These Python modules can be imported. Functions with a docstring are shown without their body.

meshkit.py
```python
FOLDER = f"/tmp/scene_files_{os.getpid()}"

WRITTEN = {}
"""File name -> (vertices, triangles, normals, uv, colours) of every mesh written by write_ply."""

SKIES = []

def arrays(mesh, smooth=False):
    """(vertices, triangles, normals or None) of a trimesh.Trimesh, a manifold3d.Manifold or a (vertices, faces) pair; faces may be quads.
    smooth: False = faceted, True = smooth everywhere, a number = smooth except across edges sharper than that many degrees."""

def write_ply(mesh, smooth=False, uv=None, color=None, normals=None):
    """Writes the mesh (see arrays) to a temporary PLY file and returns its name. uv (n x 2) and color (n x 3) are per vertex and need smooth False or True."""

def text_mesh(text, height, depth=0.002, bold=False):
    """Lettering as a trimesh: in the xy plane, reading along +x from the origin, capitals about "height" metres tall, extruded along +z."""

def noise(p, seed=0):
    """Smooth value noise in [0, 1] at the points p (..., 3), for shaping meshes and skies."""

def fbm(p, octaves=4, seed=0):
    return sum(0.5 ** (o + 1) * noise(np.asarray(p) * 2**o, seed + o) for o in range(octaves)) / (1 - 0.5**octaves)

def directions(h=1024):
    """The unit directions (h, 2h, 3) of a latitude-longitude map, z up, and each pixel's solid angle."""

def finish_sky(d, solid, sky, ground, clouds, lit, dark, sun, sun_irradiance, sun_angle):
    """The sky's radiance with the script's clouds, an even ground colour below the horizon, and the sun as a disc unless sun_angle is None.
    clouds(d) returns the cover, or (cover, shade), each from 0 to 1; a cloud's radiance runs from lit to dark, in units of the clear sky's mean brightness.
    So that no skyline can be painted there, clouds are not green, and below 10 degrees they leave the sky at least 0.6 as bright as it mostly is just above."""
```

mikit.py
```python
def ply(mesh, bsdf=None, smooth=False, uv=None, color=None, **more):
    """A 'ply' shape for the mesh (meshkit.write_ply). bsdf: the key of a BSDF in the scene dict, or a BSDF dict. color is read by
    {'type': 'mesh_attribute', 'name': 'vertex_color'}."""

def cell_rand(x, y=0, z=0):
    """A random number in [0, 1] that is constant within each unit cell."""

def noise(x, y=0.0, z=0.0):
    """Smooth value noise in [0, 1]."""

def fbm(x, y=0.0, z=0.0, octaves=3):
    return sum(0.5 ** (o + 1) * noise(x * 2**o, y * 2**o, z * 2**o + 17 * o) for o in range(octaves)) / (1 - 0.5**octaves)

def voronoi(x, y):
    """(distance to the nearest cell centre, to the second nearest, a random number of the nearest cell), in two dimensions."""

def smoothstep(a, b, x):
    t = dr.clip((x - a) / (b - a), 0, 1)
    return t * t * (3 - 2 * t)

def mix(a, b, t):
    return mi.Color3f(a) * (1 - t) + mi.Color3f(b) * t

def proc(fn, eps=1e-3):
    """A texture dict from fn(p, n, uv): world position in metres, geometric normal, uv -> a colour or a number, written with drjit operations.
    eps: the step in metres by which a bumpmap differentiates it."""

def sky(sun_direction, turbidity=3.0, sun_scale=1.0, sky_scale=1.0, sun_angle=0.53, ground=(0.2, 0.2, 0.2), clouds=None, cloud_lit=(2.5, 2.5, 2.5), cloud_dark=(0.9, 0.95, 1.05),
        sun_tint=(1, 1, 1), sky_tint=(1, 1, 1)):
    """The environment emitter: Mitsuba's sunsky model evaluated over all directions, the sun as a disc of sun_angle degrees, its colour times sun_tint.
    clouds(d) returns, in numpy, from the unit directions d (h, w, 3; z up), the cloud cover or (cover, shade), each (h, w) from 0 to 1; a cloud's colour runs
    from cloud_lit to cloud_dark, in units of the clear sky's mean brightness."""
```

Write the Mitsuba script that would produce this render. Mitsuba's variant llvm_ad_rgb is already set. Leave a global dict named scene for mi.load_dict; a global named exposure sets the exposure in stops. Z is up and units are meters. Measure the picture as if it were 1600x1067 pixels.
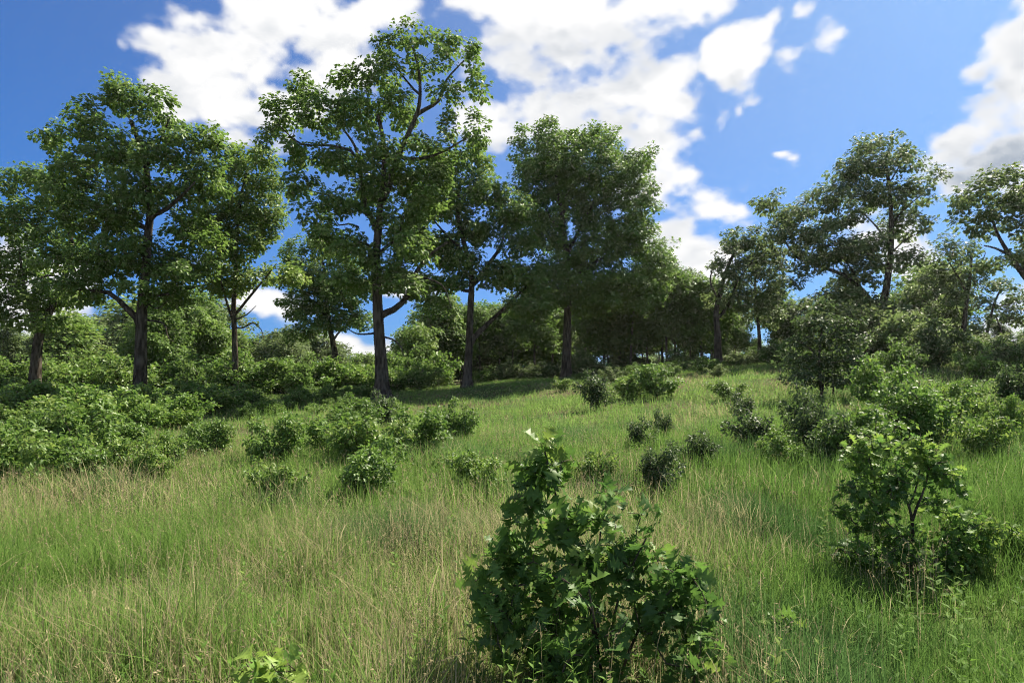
import math
import numpy as np, mitsuba as mi, drjit as dr
import mikit, meshkit

# ------------------------------------------------------------------ camera, sky, exposure
T = mi.ScalarTransform4f
F, CU, HV, EYE = 1043.0, 800.0, 590.0, 1.6        # focal length and horizon in photo pixels, eye height in metres
scene, labels = {}, {}
scene['camera'] = {'type': 'perspective', 'fov': math.degrees(2 * math.atan(800 / F)), 'fov_axis': 'x',
                   'to_world': T().look_at(origin=[0, 0, EYE], target=[0, 10, EYE], up=[0, 0, 1]),
                   'principal_point_offset_y': (533.5 - HV) / 1067.0, 'near_clip': 0.1, 'far_clip': 3000.0}
exposure = 3.4
SUN_AZ, SUN_EL = math.radians(44), math.radians(48)
sun = [math.cos(SUN_EL) * math.sin(SUN_AZ), math.cos(SUN_EL) * math.cos(SUN_AZ), math.sin(SUN_EL)]

# clouds: (azimuth, elevation, half width, half height, weight), degrees, azimuth clockwise from the view axis
def _azel(u, v, ru, rv, w=1.0):
    a = math.atan((u - CU) / F)
    e = math.atan((HV - v) / F * math.cos(a))
    k = math.degrees(1 / F)
    return math.degrees(a), math.degrees(e), ru * k * math.cos(a) ** 2, rv * k * math.cos(a), w
CLOUDS = [_azel(*c) for c in [
    (330, 110, 85, 60), (400, 55, 70, 60), (445, 10, 60, 40), (285, 150, 45, 35), (370, 170, 75, 30), (530, 55, 50, 45), (590, 10, 50, 22), (500, 120, 50, 40), (450, 150, 50, 30), (540, 110, 60, 40),
    (800, 15, 85, 45), (900, 20, 110, 50), (1000, 15, 90, 40), (1080, -5, 60, 25), (740, -10, 60, 40), (880, 110, 100, 55), (960, 130, 70, 45), (1040, 140, 48, 42), (780, 190, 60, 35), (850, 175, 80, 45),
    (1000, 185, 50, 30), (1030, 245, 50, 40), (1075, 295, 55, 35), (1110, 335, 40, 22), (1000, 300, 60, 60), (1080, 395, 55, 35), (1030, 360, 50, 40), (1050, 430, 60, 30),
    (1150, 95, 45, 45), (1190, 60, 32, 28), (1135, 115, 30, 28), (1265, 15, 22, 10, .75), (1225, 258, 20, 8, .8), (1157, 300, 9, 18, .6), (1110, 182, 16, 12, .6), (1145, 178, 12, 9, .6), (1250, 95, 26, 16, .5), (1310, 45, 30, 14, .4),
    (1570, 80, 55, 55), (1600, 30, 40, 40), (1515, 115, 35, 22), (1545, 195, 80, 50), (1600, 190, 80, 90), (1480, 225, 46, 38), (1540, 255, 90, 40), (1470, 265, 40, 24), (1495, 275, 42, 18), (1680, 120, 120, 110), (1760, 220, 120, 90),
    (430, 480, 50, 36), (85, 470, 60, 60), (20, 430, 60, 50), (560, 535, 60, 18), (620, 550, 30, 10), (1385, 375, 70, 40), (1345, 345, 30, 20), (1430, 400, 40, 40), (1590, 505, 50, 45), (1660, 480, 80, 50), (1472, 365, 10, 12, .8), (206, 98, 12, 14, .5),
    (760, 545, 60, 25), (640, 440, 50, 25), (980, 500, 80, 30), (1250, 540, 60, 20), (-120, 420, 100, 50), (-60, 520, 80, 30)]]

def clouds(d):
    az, el = np.degrees(np.arctan2(d[..., 0], d[..., 1])), np.degrees(np.arcsin(np.clip(d[..., 2], -1, 1)))
    q = d * [1, 1, 1.3]
    warp = np.stack([meshkit.fbm(q * 11 + s, 5, 5 + int(s)) for s in (0.0, 7.3)], -1) - .5
    fine = meshkit.fbm(q * 30, 6, 21) - .5
    big = meshkit.fbm(q * 10, 5, 33) - .5

    def field(da, de):
        a, e = az + da + warp[..., 0] * 5.5, el + de + warp[..., 1] * 4.5
        f = np.full_like(a, -.45)
        for ca, ce, ra, re, w in CLOUDS:
            r2 = ((a - ca) / (ra * 1.10)) ** 2 + ((e - ce) / (re * 1.10)) ** 2
            f = np.maximum(f, w * (1 - .6 * r2))
        out = np.clip((meshkit.fbm((d / np.maximum(d[..., 2:], .12))[..., :3] * 1.15, 4, 60) - .44) * 5.5, -.6, 1)   # the rest of the sky
        far = np.clip((np.maximum(np.abs(az) - 40, el - 31)) / 5, 0, 1)
        return np.where(far > 0, np.maximum(f, out * far), f)

    f0 = field(0, 0)
    body = f0 + fine * 2.0 + big * 1.75 + .02
    s = np.clip((body - .14) / .66, 0, 1)
    cover = s * s * (3 - 2 * s)
    cover = cover * (.75 + .25 * s)
    # a cloud darkens where more cloud lies between it and the sun, and in its thick middle
    toward = field(2.2, 3.0) + fine * 1.0 + big * 1.3
    thick = np.clip((body - .55) * 1.5, 0, 1)
    billow = meshkit.fbm(q * 17 + warp[..., :1] * 3, 5, 44) - .5
    shade = np.clip(.40 + (toward - body) * .9 - billow * 2.6, 0, 1) * (.3 + .7 * thick) * .8
    shade = shade + np.clip((az - 33 + (20 - el) * .45) / 7, 0, 1) * thick * .7       # the thick cloud below the sun shows its shaded side
    veil = .25 * np.exp(-(np.degrees(np.arccos(np.clip(d @ np.array(sun), -1, 1))) / 48) ** 2)     # thin haze brightening towards the sun
    return cover + (1 - cover) * veil, np.clip(shade, 0, 1) * np.clip(cover * 1.5, 0, 1)

scene['sky'] = mikit.sky(sun, turbidity=4.0, clouds=clouds, cloud_lit=(4.0, 4.0, 4.0), cloud_dark=(1.65, 1.9, 2.25), sun_tint=(.90, 1.0, 1.12), sky_tint=(.070, .190, .370), ground=(.10, .13, .06))

# thin summer haze, seen best towards the sun
scene['haze_air'] = {'type': 'homogeneous', 'albedo': .95, 'sigma_t': .00016, 'phase': {'type': 'hg', 'g': .5}}
scene['haze'] = {'type': 'cube', 'to_world': T().translate([0, 150, 8.5]).scale([440, 470, 13.5]), 'bsdf': {'type': 'null'}, 'interior': {'type': 'ref', 'id': 'haze_air'}}
scene['camera']['medium'] = {'type': 'ref', 'id': 'haze_air'}
labels['haze'] = {'label': 'thin summer haze in the air', 'category': 'haze', 'kind': 'stuff'}

# ------------------------------------------------------------------ helpers
rng = np.random.default_rng(11)

def at(u, v, Y):
    """The point that far ahead on the line of sight of a photo pixel."""
    return np.array([(u - CU) / F * Y, Y, EYE + (HV - v) / F * Y])

def sstep(a, b, x):
    t = np.clip((x - a) / (b - a), 0, 1)
    return t * t * (3 - 2 * t)

def terrain(x, y):
    x, y = np.asarray(x, float), np.asarray(y, float)
    a = np.clip(x / np.maximum(y, 6.0), -1.6, 1.6)
    A = np.interp(a, [-1.2, -.77, -.56, -.2, 0, .1, .3, .55, .8, 1.2], [.9, .75, .25, .6, 1.15, 1.45, 2.1, 2.8, 2.6, 2.0])
    h = A * sstep(7, 38, y)
    p = np.stack([x, y, 0 * x], -1)
    h = h + (meshkit.noise(p * .35, 3) - .5) * .16 * sstep(2, 8, y) + (meshkit.noise(p * .12, 4) - .5) * .45 * sstep(8, 25, y)
    h = h + (meshkit.noise(p * 1.3, 5) - .5) * .07
    far = np.hypot(x, y)
    return h + (meshkit.fbm(p * .01, 3, 6) - .5) * 6 * sstep(90, 260, far)

def ground_hit(u, v):
    Y = np.arange(2.5, 70, .05)
    z = terrain((u - CU) / F * Y, Y)
    vv = HV - (z - EYE) / Y * F
    i = np.argmax(vv <= v)
    y = Y[i] if vv[i] <= v else 40.0
    return np.array([(u - CU) / F * y, y, float(terrain((u - CU) / F * y, y))])

def unit(a):
    return a / np.maximum(np.linalg.norm(a, axis=-1, keepdims=True), 1e-9)

def numbered(name):
    key, n = name, 0
    while key in labels or key in scene:
        n += 1
        key = f'{name}_{n:03d}'
    return key

def thing(name, label, cat, group=None, kind=None):
    key = numbered(name)
    labels[key] = {k: v for k, v in dict(label=label, category=cat, group=group, kind=kind).items() if v}
    return key

def part(parent, name, shape, kind=None, label=None):
    key = numbered(parent + '__' + name)
    scene[key] = shape
    e = {k: v for k, v in dict(label=label, kind=kind).items() if v}
    if e:
        labels[key] = e
    return key

# ------------------------------------------------------------------ materials (colour only; uv.x = a leaf's own tone, uv.y = place along it)
C3 = mi.Color3f
mix, smooth = mikit.mix, mikit.smoothstep

def leaf_colour(dark, mid, light, vein=0.0):
    def fn(p, n, uv):
        t = uv.x
        c = mix(dark, mid, smooth(.05, .5, t))
        c = mix(c, light, smooth(.6, 1.0, t))
        c *= .82 + .36 * mikit.noise(p.x * .9, p.y * .9, p.z * .9)
        if vein:
            c *= .80 + .4 * mikit.noise(p.x * 60, p.y * 60, p.z * 60)
        return c
    return mikit.proc(fn)

def leaf_bsdf(dark, mid, light, rough=.5, trans=1.0, vein=0.0, gloss=.5):
    c = leaf_colour(dark, mid, light, vein)               # light shines through a thin leaf, and its waxy skin glints
    return {'type': 'blendbsdf', 'weight': .5, 'thin': {'type': 'principledthin', 'base_color': c, 'roughness': .6, 'diff_trans': min(2., trans * 1.75), 'spec_trans': 0.0, 'eta': 1.4},
            'skin': {'type': 'twosided', 'bsdf': {'type': 'principled', 'base_color': c, 'roughness': rough, 'specular': gloss}}}

scene['leaf_oak'] = leaf_bsdf((.090, .162, .034), (.138, .230, .046), (.225, .300, .068), gloss=.36)
scene['leaf_grey'] = leaf_bsdf((.098, .148, .052), (.134, .192, .062), (.200, .250, .090), gloss=.36)
scene['leaf_shrub'] = leaf_bsdf((.070, .140, .026), (.120, .215, .036), (.235, .315, .070), .50)
scene['leaf_dark'] = leaf_bsdf((.045, .080, .026), (.070, .115, .034), (.120, .165, .050))  # darker leaf copy: the backlit shade of the dark shrubs put into the colour
scene['leaf_near'] = leaf_bsdf((.060, .130, .030), (.110, .215, .040), (.220, .320, .060), .50, 1.0, 1.0, .30)
scene['leaf_herb'] = leaf_bsdf((.075, .150, .028), (.120, .220, .036), (.220, .300, .060), .7, 1.0, 0.0, .2)

def bark_fn(p, n, uv):
    a = mikit.noise(p.x * 14, p.y * 14, p.z * 2.6)
    b = mikit.fbm(p.x * 3, p.y * 3, p.z * 3)
    c = mix((.034, .028, .022), (.108, .091, .073), smooth(.25, .8, a))
    return mix(c, (.12, .12, .10), smooth(.5, .8, b) * .5)

def bark_h(p, n, uv):
    return mikit.noise(p.x * 16, p.y * 16, p.z * 3.0) + .4 * mikit.noise(p.x * 40, p.y * 40, p.z * 9)
scene['bark'] = {'type': 'bumpmap', 'arbitrary': mikit.proc(bark_h), 'scale': .03, 'bsdf': {'type': 'diffuse', 'reflectance': mikit.proc(bark_fn)}}
scene['twig_bark'] = {'type': 'twosided', 'bsdf': {'type': 'diffuse', 'reflectance': {'type': 'rgb', 'value': [.095, .08, .062]}}}

def ground_fn(p, n, uv):
    a, b = mikit.fbm(p.x * .5, p.y * .5, 0, 4), mikit.noise(p.x * 9, p.y * 9)
    c = mix((.085, .075, .045), (.075, .105, .035), smooth(.35, .65, a))
    return c * (.6 + .7 * b)
scene['soil'] = {'type': 'diffuse', 'reflectance': mikit.proc(ground_fn)}

def grass_fn(p, n, uv):
    patch = mikit.fbm(p.x * .55, p.y * .35, 2.0, 3)
    near = smooth(13., 6., p.y) * smooth(6., -5., p.x)
    dryness = dr.clip(.10 + 1.3 * (patch - .55) + .32 * near - .22 * smooth(.6, 2.6, p.x) * smooth(16., 8., p.y), .02, .5)
    t = uv.x
    green = mix((.110, .212, .044), (.228, .334, .086), mikit.noise(t * 97))
    green = mix(green, (.075, .15, .055), smooth(.62, .8, mikit.noise(p.x * .8, p.y * .8, 9.)) * .7)
    straw = mix((.42, .37, .22), (.30, .28, .14), mikit.noise(t * 61, 3))
    green = mix(green, green * C3(.68, .76, .68), smooth(0., 2.6, p.x) * smooth(18., 8., p.y))         # backlit shade on the right foreground, painted into the green
    green = green * (1 + .2 * smooth(9., 17., p.y))          # extra brightness painted into the green up the slope
    c = dr.select(t < dryness, straw, green)
    return mix(c, mix(c, (.24, .20, .10), .55), smooth(.35, .0, uv.y))     # blade bases go yellow in old grass
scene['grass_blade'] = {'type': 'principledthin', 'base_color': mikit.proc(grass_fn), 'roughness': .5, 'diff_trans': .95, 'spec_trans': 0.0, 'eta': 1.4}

def straw_fn(p, n, uv):
    return mix((.44, .37, .22), (.30, .25, .14), mikit.noise(uv.x * 83)) 
scene['straw'] = {'type': 'principledthin', 'base_color': mikit.proc(straw_fn), 'roughness': .55, 'diff_trans': .5, 'spec_trans': 0.0, 'eta': 1.4}

# ------------------------------------------------------------------ leaves: templates (t along, s across, h up) and a vectorised builder
def leaf_template(rows, fold=.25, droop=.15):
    """rows: (t, half width); a strip of two quads per row, folded at the midrib."""
    v, f = [], []
    for t, w in rows:
        z = -droop * t * t
        v += [(t + .04 * (w > .2), -w, z + fold * w), (t, 0, z), (t + .04 * (w > .2), w, z + fold * w)]
    for i in range(len(rows) - 1):
        a, b = 3 * i, 3 * i + 3
        if rows[i][1] == 0:
            f += [(a + 1, b + 1, b), (a + 1, b + 2, b + 1)]
        elif rows[i + 1][1] == 0:
            f += [(a, a + 1, b + 1), (a + 1, a + 2, b + 1)]
        else:
            f += [(a, a + 1, b + 1), (a, b + 1, b), (a + 1, a + 2, b + 2), (a + 1, b + 2, b + 1)]
    return np.array(v, float), np.array(f)
KITE = (np.array([(0, 0, 0), (.55, -.40, .1), (1, 0, -.12), (.55, .40, .1)], float), np.array([(0, 2, 1), (0, 3, 2)]))
OAK_SMALL = leaf_template([(0, 0), (.38, .27), (.5, .14), (.72, .34), (1, 0)], .3, .2)
OAK_BIG = leaf_template([(0, .012), (.14, .02), (.26, .22), (.36, .07), (.50, .38), (.60, .09), (.75, .42), (.84, .10), (.92, .18), (1.0, .0)], .28, .22)
LANCE = leaf_template([(0, 0), (.35, .16), (1, 0)], .3, .15)

def leaves_mesh(tpl, pos, axis, normal, size, tone, width=1.0):
    V, Fc = tpl
    axis = unit(axis)
    side = unit(np.cross(normal, axis))
    nor = np.cross(axis, side)
    n, k = len(pos), len(V)
    P = pos[:, None] + size[:, None, None] * (V[None, :, :1] * axis[:, None] + width * V[None, :, 1:2] * side[:, None] + V[None, :, 2:] * nor[:, None])
    uv = np.stack([np.repeat(tone, k), np.tile(V[:, 0], n)], 1)
    return P.reshape(-1, 3), (Fc[None] + (np.arange(n) * k)[:, None, None]).reshape(-1, 3), uv

def leaf_shape(m, bsdf):
    return mikit.ply((m[0], m[1]), bsdf, uv=m[2])

# ------------------------------------------------------------------ branching
def spline(pts, step):
    p = np.asarray(pts, float)
    if len(p) == 2:
        n = max(2, int(np.linalg.norm(p[1] - p[0]) / step) + 1)
        return p[0] + (p[1] - p[0]) * np.linspace(0, 1, n)[:, None]
    q = np.vstack([2 * p[0] - p[1], p, 2 * p[-1] - p[-2]])
    out = []
    for i in range(1, len(q) - 2):
        n = max(1, int(np.ceil(np.linalg.norm(q[i + 1] - q[i]) / step)))
        t = np.arange(n)[:, None] / n
        a, b, c, d = q[i - 1:i + 3]
        out.append(.5 * (2 * b + (c - a) * t + (2 * a - 5 * b + 4 * c - d) * t ** 2 + (3 * b - a - 3 * c + d) * t ** 3))
    return np.vstack(out + [p[-1:]])

def tube(p, r, sides, wob=0.0, flare=False):
    p = np.asarray(p, float)
    t = unit(np.gradient(p, axis=0))
    ref = np.array([.3, .9, .1]) if abs(unit(p[-1] - p[0])[1]) < .8 else np.array([1., 0, 0])
    a = unit(np.cross(t, ref))
    b = np.cross(t, a)
    ang = np.arange(sides) * 2 * np.pi / sides
    rr = np.broadcast_to(np.asarray(r, float), (len(p),))[:, None] * np.ones(sides)
    if wob:
        dirs = np.cos(ang)[None, :, None] * a[:, None] + np.sin(ang)[None, :, None] * b[:, None]
        rr = rr * (1 + wob * (meshkit.fbm(np.stack([dirs[..., 0] * 2.2, dirs[..., 1] * 2.2, np.broadcast_to(p[:, None, 2] * .8, rr.shape)], -1) + p[0, 0], 3) - .5))
    v = p[:, None] + rr[..., None] * (np.cos(ang)[None, :, None] * a[:, None] + np.sin(ang)[None, :, None] * b[:, None])
    n, k = len(p), sides
    i, j = np.meshgrid(np.arange(n - 1), np.arange(k), indexing='ij')
    q = np.stack([i * k + j, i * k + (j + 1) % k, (i + 1) * k + (j + 1) % k, (i + 1) * k + j], -1).reshape(-1, 4)
    f = np.vstack([q[:, [0, 1, 2]], q[:, [0, 2, 3]]])
    v = np.vstack([v.reshape(-1, 3), p[-1:]])
    cap = np.stack([(n - 1) * k + np.arange(k), (n - 1) * k + (np.arange(k) + 1) % k, np.full(k, n * k)], -1)
    return v, np.vstack([f, cap])

def join(meshes):
    n = np.cumsum([0] + [len(m[0]) for m in meshes])
    return np.vstack([m[0] for m in meshes]), np.vstack([m[1] + a for m, a in zip(meshes, n)])

def grow(spines, tips, step, r, tip_r=.007, expo=.5, bend=.22):
    """Skeleton from traced limbs (points, r0, r1), then every tip is joined to the node that suits it best.
    Returns the limbs as (points, radii), the twigs as a list of (points, radii) and each tip's direction."""
    pos, par, dirs, own = [], [], [], []
    for k, (pts, r0, r1) in enumerate(spines):
        p = spline(pts, step)
        if k:
            j = int(np.argmin(np.linalg.norm(np.array(pos) - p[0], axis=1)))
            p[0] = pos[j]
        else:
            j = -1
        for i in range(len(p)):
            dirs.append(unit(p[min(i + 1, len(p) - 1)] - p[max(i - 1, 0)]))
            pos.append(p[i]); par.append(j); own.append((k, r0 + (r1 - r0) * (i / max(1, len(p) - 1)) ** .8))
            j = len(pos) - 1
    ns = len(pos)
    cap = ns + len(tips) * 14
    P, D, L = np.zeros((cap, 3)), np.zeros((cap, 3)), np.zeros(cap)
    P[:ns], D[:ns] = pos, dirs
    n = ns
    d0 = np.min(np.linalg.norm(tips[:, None] - P[None, :ns], axis=-1), axis=1)
    tip_dir = np.zeros_like(tips)
    first = int(.35 * len(spline(spines[0][0], step)))       # nothing sprouts from the foot of the trunk
    ok = np.ones(cap, bool); ok[:first] = False
    for ti in np.argsort(d0):
        p = tips[ti]
        w = p - P[:n]
        dist = np.linalg.norm(w, axis=1) + 1e-6
        cosa = (w * D[:n]).sum(1) / dist
        cost = dist * (1.35 - .45 * cosa) + .12 * L[:n]
        cost[~ok[:n]] += 50
        j = int(np.argmin(cost))
        k = min(12, max(1, int(np.ceil(dist[j] / step))))
        ctrl = P[j] + .5 * w[j] + bend * dist[j] * unit(D[j] + r.normal(0, .5, 3)) * .8
        t = np.arange(1, k + 1)[:, None] / k
        q = (1 - t) ** 2 * P[j] + 2 * t * (1 - t) * ctrl + t * t * p
        dd = unit(q - np.vstack([P[j:j + 1], q[:-1]]))
        P[n:n + k], D[n:n + k] = q, dd
        L[n:n + k] = L[j] + dist[j] * t[:, 0]
        par += [j] + list(range(n, n + k - 1))
        tip_dir[ti] = dd[-1]
        n += k
    count = np.zeros(n)
    par = np.array(par)
    leaf = np.ones(n, bool); leaf[par[par >= 0]] = False
    count[leaf] = 1
    for i in range(n - 1, 0, -1):
        if par[i] >= 0:
            count[par[i]] += count[i]
    rad = tip_r * np.maximum(count, 1) ** expo
    limbs = [([], []) for _ in spines]
    for i in range(ns):
        k, rr = own[i]
        limbs[k][0].append(P[i]); limbs[k][1].append(rr)
    best = np.full(n, -1)                                  # chains of twigs
    for i in range(n - 1, ns - 1, -1):
        j = par[i]
        if j >= ns and (best[j] < 0 or count[best[j]] < count[i]):
            best[j] = i
    twigs = []
    for i in range(ns, n):
        if par[i] < ns or best[par[i]] != i:
            chain = [i]
            while best[chain[-1]] >= 0:
                chain.append(best[chain[-1]])
            rr = rad[chain]
            lim = own[par[i]][1] * .8 if par[i] < ns else rad[par[i]]
            rr = np.minimum(np.concatenate([[rr[0]], rr]), max(lim, tip_r))
            twigs.append((np.vstack([P[par[i]], P[chain]]), rr))
    return limbs, twigs, tip_dir

def foliage(tips, centres, r, per, spread, size, tpl, up=.8, out=.55, rnd=.75, tone_shift=0.0, flat=.7):
    """Leaves in a spray about each tip."""
    n = len(tips) * per
    c = np.repeat(tips, per, 0)
    off = r.normal(0, 1, (n, 3))
    off = unit(off) * (r.random((n, 1)) ** .5) * np.array([1, 1, flat]) * spread * np.repeat(r.uniform(.7, 1.25, len(tips)), per)[:, None]
    pos = c + off
    outw = unit(np.repeat(centres, per, 0))
    nor = unit(np.array([0, 0, up]) + out * outw + unit(off) * .25 + r.normal(0, rnd * .55, (n, 3)))
    ax = unit(off) * .9 + outw * .5 + r.normal(0, .45, (n, 3)) + np.array([0, 0, -.25])
    ax = ax - nor * (ax * nor).sum(1, keepdims=True) * .85
    tone = np.clip(np.repeat(r.uniform(.1, .7, len(tips)), per) * .6 + r.uniform(0, .55, n) + tone_shift, 0, 1)
    return leaves_mesh(tpl, pos, ax, nor, size * r.uniform(.7, 1.25, n), tone)

def in_lobe(c, rad, n, r):
    d = unit(r.normal(0, 1, (n, 3)))
    return c + d * (r.random((n, 1)) ** (1 / 2.2)) * rad

# ------------------------------------------------------------------ the oaks, traced limb by limb
def tree(label, base, Y, trunk, limbs, lobes, r0, r1=None, seed=1, bsdf='leaf_oak', leaf=.20, dens=1.0, per=50, name='oak_tree', dead=(), group='oaks of the wood edge', depth=.85, cat='tree', tone=0.0, spread=.43, cell=.70, sides=12):
    r = np.random.default_rng(seed)
    key = thing(name, label, cat, group)
    s = Y / F
    bx, by = (base[0] - CU) / F * Y, Y
    gz = float(terrain(bx, by))
    r0 = r0 * .79
    tr = [np.array([bx, by, gz - .3]), np.array([bx, by, gz + .5])] + [at(u, v, Y + (d[0] if d else 0)) for u, v, *d in trunk]
    W = max(abs(l[0] - base[0]) + l[2] for l in lobes)
    spines = [(tr, r0, r1 or r0 * .42)]
    for pts, ra, rb in limbs:
        side = r.uniform(-1, 1)
        n = len(pts)
        ra, rb = ra * .82, rb * .7
        spines.append(([at(p[0], p[1], Y + (p[2] if len(p) > 2 else side * 1.6 * i / max(1, n - 1))) for i, p in enumerate(pts)], ra, rb))
    tips, cen = [], []
    uc = np.mean([l[0] for l in lobes])
    vtop, vbot = min(l[1] - l[3] for l in lobes), max(l[1] for l in lobes)
    for l in lobes:
        u, v, ru, rv = l[:4]
        k = math.sqrt(max(.05, 1 - ((u - uc) / (W * 1.05)) ** 2))
        low = np.clip((v - vtop) / (vbot - vtop + 1), 0, 1)
        rd = l[4] if len(l) > 4 else max(ru * s, depth * W * s * k * (.22 + .45 * low ** .6))
        c, rad = at(u, v, Y), np.array([ru * s, rd, rv * s])
        vol = 4.19 * rad.prod()
        n = max(6, int(dens * vol / cell ** 3 * .95))
        rad = np.maximum(rad - spread * .55, rad * .55)
        p = in_lobe(c, rad, n, r)
        p[:, 1] += r.normal(0, rd * .12)
        tips.append(p); cen.append((p - c) / rad + np.array([0, 0, .3]))
    tips, cen = np.vstack(tips), np.vstack(cen)
    keep = np.ones(len(tips), bool)                        # thin where lobes overlap
    g = {}
    for i, q in enumerate(np.floor(tips / (cell * .74)).astype(int)):
        q = tuple(q)
        g[q] = g.get(q, 0) + 1
        keep[i] = g[q] <= 1
    tips, cen = tips[keep], cen[keep]
    keep = tips[:, 2] > gz + .4
    tips, cen = tips[keep], cen[keep]
    L, tw, td = grow(spines, tips, .5, r, tip_r=.0065)
    tp, trr = np.array(L[0][0]), np.array(L[0][1])
    trr = trr * (1 + .75 * np.exp(-np.maximum(tp[:, 2] - gz, 0) / .4))
    part(key, 'trunk', mikit.ply(tube(tp, trr, sides + 6, .22), 'bark', smooth=True))
    for p, rr in L[1:]:
        part(key, 'limb', mikit.ply(tube(p, rr, sides - 3, .15), 'bark', smooth=True))
    for pts in dead:
        p = spline([at(u, v, Y - .4 * i) for i, (u, v) in enumerate(pts)], .3)
        part(key, 'dead_branch', mikit.ply(tube(p, np.linspace(.05, .015, len(p)), 5), 'bark', smooth=True))
    part(key, 'twigs', mikit.ply(join([tube(p, rr, 5 if rr[0] > .03 else 3) for p, rr in tw]), 'twig_bark', smooth=True), 'stuff')
    part(key, 'crown', leaf_shape(foliage(tips, cen, r, per, spread, leaf, KITE, tone_shift=tone), bsdf), 'stuff')
    return key

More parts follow.
